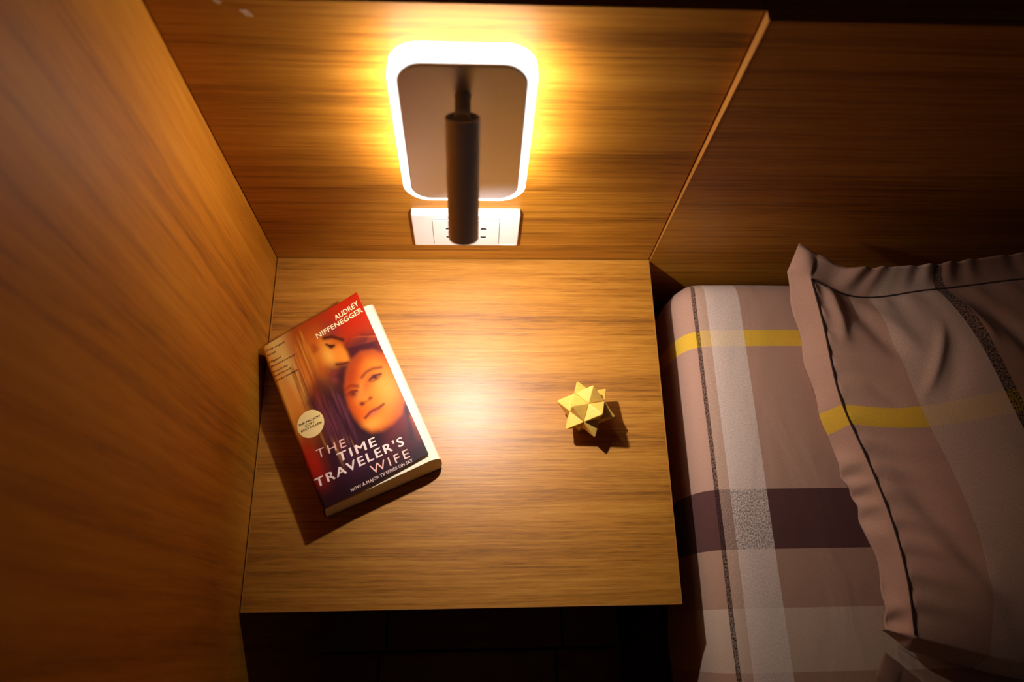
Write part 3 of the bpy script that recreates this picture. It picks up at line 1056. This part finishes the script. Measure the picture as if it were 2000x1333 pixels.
# page block: slumped sideways, the lower pages reach further out at the fore-edge and foot
n = N('page_edges')
f = n.noise(n.coords(scale=(6, 6, 1600)), 1.0, 2, 0.7)
n.set(Base_Color=n.mix(f, srgb(214, 190, 152), srgb(246, 232, 206)), Roughness=0.8)
n.bump(f, 0.4, 0.0005)
M['paper'] = n.m
btl, btr, bbr, bbl = (np.array(q) for q in ((.0030, -.1330, .5012), (.1270, -.0700, .5012), (.2150, -.2755, .5012), (.0860, -.3310, .5012)))
NL = 12
rings = []
ttl, ttr, tbr, tbl = cover_pt(0.012, 0.006), cover_pt(1.0, 0.02), cover_pt(1.0, 0.992), cover_pt(0.012, 0.992)
ttr = ttr + np.array([.011, -.006, 0]); tbr = tbr + np.array([.011, -.004, 0])
tbl = tbl + np.array([.0006, -.0012, 0]); 
ttr[2] = 0.5410; tbr[2] = 0.5355; ttl[2] = 0.5372; tbl[2] = 0.5365
for k in range(NL + 1):
    w = k / NL
    q = [(1 - w) * b0 + w * t0 for b0, t0 in ((btl, ttl), (btr, ttr), (bbr, tbr), (bbl, tbl))]
    # rounded upper and lower fore-edge
    r = 0.0085 * max(0.0, (w - 0.72) / 0.28) ** 2.2 + 0.002 * max(0.0, (0.1 - w) / 0.1) ** 2
    dirx = (q[1] - q[0]) / np.linalg.norm(q[1] - q[0])
    bulge = 0.0025 * math.sin(math.pi * w)
    q[1] = q[1] + dirx * (bulge - r)
    q[2] = q[2] + dirx * (bulge - r)
    loop = []
    rr = 0.006
    for i in range(4):
        a0, a1 = q[i], q[(i + 1) % 4]
        for s in range(14):
            loop.append(a0 + (a1 - a0) * s / 14)
    rings.append([tuple(p - BO) for p in loop])
bm = bmesh.new()
Vr = [[bm.verts.new(p) for p in r_] for r_ in rings]
nl = len(Vr[0])
for a0, a1 in zip(Vr[:-1], Vr[1:]):
    for i in range(nl):
        j = (i + 1) % nl
        bm.faces.new((a0[i], a0[j], a1[j], a1[i]))
bm.faces.new(Vr[0][::-1])
bm.faces.new(Vr[-1])
bmesh.ops.recalc_face_normals(bm, faces=bm.faces[:])
obj('page_block', bm, M['paper'], book)
# spine and back cover
M['spine'] = plain('dark_red_spine', srgb(110, 34, 22), 0.45, grain=0.1)
M['backc'] = plain('dark_plum_card', srgb(60, 26, 34), 0.45, grain=0.1)
bm = bmesh.new()
rg = []
for k in range(9):
    w = k / 8
    p0 = (1 - w) * btl + w * cover_pt(0, 0)
    p1_ = (1 - w) * bbl + w * cover_pt(0, 1)
    nrm = np.array([-(p1_ - p0)[1] * -1, (p1_ - p0)[0] * -1, 0.0]); nrm /= np.linalg.norm(nrm)
    nrm = -nrm if nrm[0] > 0 else nrm
    bul = nrm * 0.0012 * math.sin(math.pi * w)
    rg.append((p0 + bul - BO, p1_ + bul - BO, p1_ + bul - nrm * 0.0005 - BO, p0 + bul - nrm * 0.0005 - BO))
loft(bm, [[tuple(p) for p in r_] for r_ in rg])
obj('spine', bm, M['spine'], book)
bm = bmesh.new()
bq = [btl, btr + np.array([.001, 0, 0]), bbr + np.array([.001, -.0005, 0]), bbl]
loft(bm, [[(p[0] - BO[0], p[1] - BO[1], 0.0003) for p in bq], [(p[0] - BO[0], p[1] - BO[1], 0.0011) for p in bq]])
obj('back_cover', bm, M['backc'], book)
tag(book, 'worn thick paperback with an orange cover lying askew on the table', 'book')


def text_mesh(body, weight, space=1.0):
    cu = bpy.data.curves.new('lettering', 'FONT')
    cu.body = body
    cu.size = 1.0
    cu.resolution_u = 3
    cu.space_character = space
    to = bpy.data.objects.new('lettering', cu)
    C.objects.link(to)
    bpy.context.view_layer.update()
    dg = bpy.context.evaluated_depsgraph_get()
    m0 = bpy.data.meshes.new_from_object(to.evaluated_get(dg))
    bpy.data.objects.remove(to)
    bpy.data.curves.remove(cu)
    if weight > 0:                       # heavier print: the same glyphs laid twice, a little apart
        b2 = bmesh.new()
        for k in (-1, 0, 1):
            n0 = len(b2.verts)
            b2.from_mesh(m0)
            b2.verts.ensure_lookup_table()
            for v in b2.verts[n0:]:
                v.co.x += k * weight
                v.co.y += k * weight * 0.4
        b2.to_mesh(m0)
        b2.free()
    return m0


def print_on_cover(body, p0, p1, cap, mat, weight=0.0, name='lettering', lift=0.00035, space=1.0):
    m0 = text_mesh(body, weight, space)
    co = np.zeros(len(m0.vertices) * 3)
    m0.vertices.foreach_get('co', co)
    co = co.reshape(-1, 3)
    xmin, xmax = co[:, 0].min(), co[:, 0].max()
    s0, s1 = np.array(to_st(*p0)), np.array(to_st(*p1))
    # millimetre frame of the sheet
    Wd, Hd = 0.128, 0.210
    a = s0 * (Wd, Hd)
    b = s1 * (Wd, Hd)
    d = (b - a)
    ln = np.linalg.norm(d)
    d /= ln
    up = np.array([d[1], -d[0]])
    sc = ln / (xmax - xmin)
    mm = cap / 1700.0 / 0.73
    out = []
    for x, y, z in co:
        q = a + d * (x - xmin) * sc + up * y * mm
        s, t = q / (Wd, Hd)
        out.append(cover_pt(s, t, lift) - BO)
    m0.vertices.foreach_set('co', np.array(out).ravel())
    m0.materials.clear()
    m0.materials.append(mat)
    m0.update()
    m0.name = name
    # face upwards
    if sum(p.normal.z for p in m0.polygons) < 0:
        m0.flip_normals()
    return link(bpy.data.objects.new(name, m0), cover)


M['ink_pale'] = plain('pale_print', srgb(246, 214, 200), 0.45, grain=0.03)
M['ink_pink'] = plain('pink_print', srgb(238, 178, 160), 0.45, grain=0.03)
M['ink_cream'] = plain('cream_print', srgb(250, 226, 170), 0.45, grain=0.03)
M['ink_dark'] = plain('dark_print', srgb(60, 34, 20), 0.5, grain=0.03)
M['badge'] = plain('cream_badge_print', srgb(238, 204, 132), 0.45, grain=0.02)
def k3(x, y):
    return (570 + x / 5.553, 780 + y / 5.553)
def k1(x, y):
    return (500 + x / 6.664, 570 + y / 6.664)
print_on_cover('AUDREY', k1(1028, 402), k1(1338, 200), 11.5, M['ink_cream'], 0.024, space=1.05)
print_on_cover('NIFFENEGGER', k1(788, 636), k1(1388, 278), 11.0, M['ink_cream'], 0.024, space=1.05)
print_on_cover('THE', k3(280, 648), k3(582, 524), 17.5, M['ink_pink'], 0.0, space=1.3)
print_on_cover('TIME', k3(505, 696), k3(915, 510), 18.0, M['ink_pale'], 0.022, space=1.22)
print_on_cover("TRAVELER'S", k3(275, 968), k3(1218, 506), 18.0, M['ink_pale'], 0.022, space=1.22)
print_on_cover('WIFE', k3(862, 836), k3(1278, 642), 17.5, M['ink_pink'], 0.0, space=1.3)
print_on_cover('NOW A MAJOR TV SERIES ON SKY', k3(640, 1024), k3(1312, 692), 6.2, M['ink_pale'], 0.02, space=1.05)
print_on_cover('Truly original', k1(140, 790), k1(370, 682), 4.4, M['ink_dark'])
print_on_cover('VOGUE', k1(155, 850), k1(264, 796), 3.4, M['ink_dark'], 0.015)
print_on_cover('Magical', k1(180, 938), k1(326, 868), 4.4, M['ink_dark'])
print_on_cover('MAIL ON SUNDAY', k1(205, 990), k1(510, 842), 3.4, M['ink_dark'], 0.015)
print_on_cover('Worth the', k1(228, 1064), k1(416, 974), 4.4, M['ink_dark'])
print_on_cover('heartbreak', k1(248, 1112), k1(466, 1006), 4.4, M['ink_dark'])
print_on_cover('DAILY EXPRESS', k1(275, 1170), k1(544, 1038), 3.4, M['ink_dark'], 0.015)
# round badge
bs, bt_ = to_st(*k3(200, 272))
bm = bmesh.new()
Wd, Hd, br_ = 0.128, 0.210, 0.0158
cv = bm.verts.new(cover_pt(bs, bt_, 0.0004) - BO)
prev = None
rv = [bm.verts.new(cover_pt(bs + br_ * math.cos(2 * math.pi * i / 48) / Wd, bt_ + br_ * math.sin(2 * math.pi * i / 48) / Hd, 0.0003) - BO) for i in range(48)]
for i in range(48):
    bm.faces.new((cv, rv[(i + 1) % 48], rv[i]))
obj('badge', bm, M['badge'], cover)
print_on_cover('THE MILLION', k3(76, 302), k3(300, 196), 4.2, M['ink_dark'], 0.006, lift=0.0007)
print_on_cover('COPY', k3(146, 308), k3(246, 260), 4.2, M['ink_dark'], 0.006, lift=0.0007)
print_on_cover('BESTSELLER', k3(106, 364), k3(322, 264), 4.2, M['ink_dark'], 0.006, lift=0.0007)
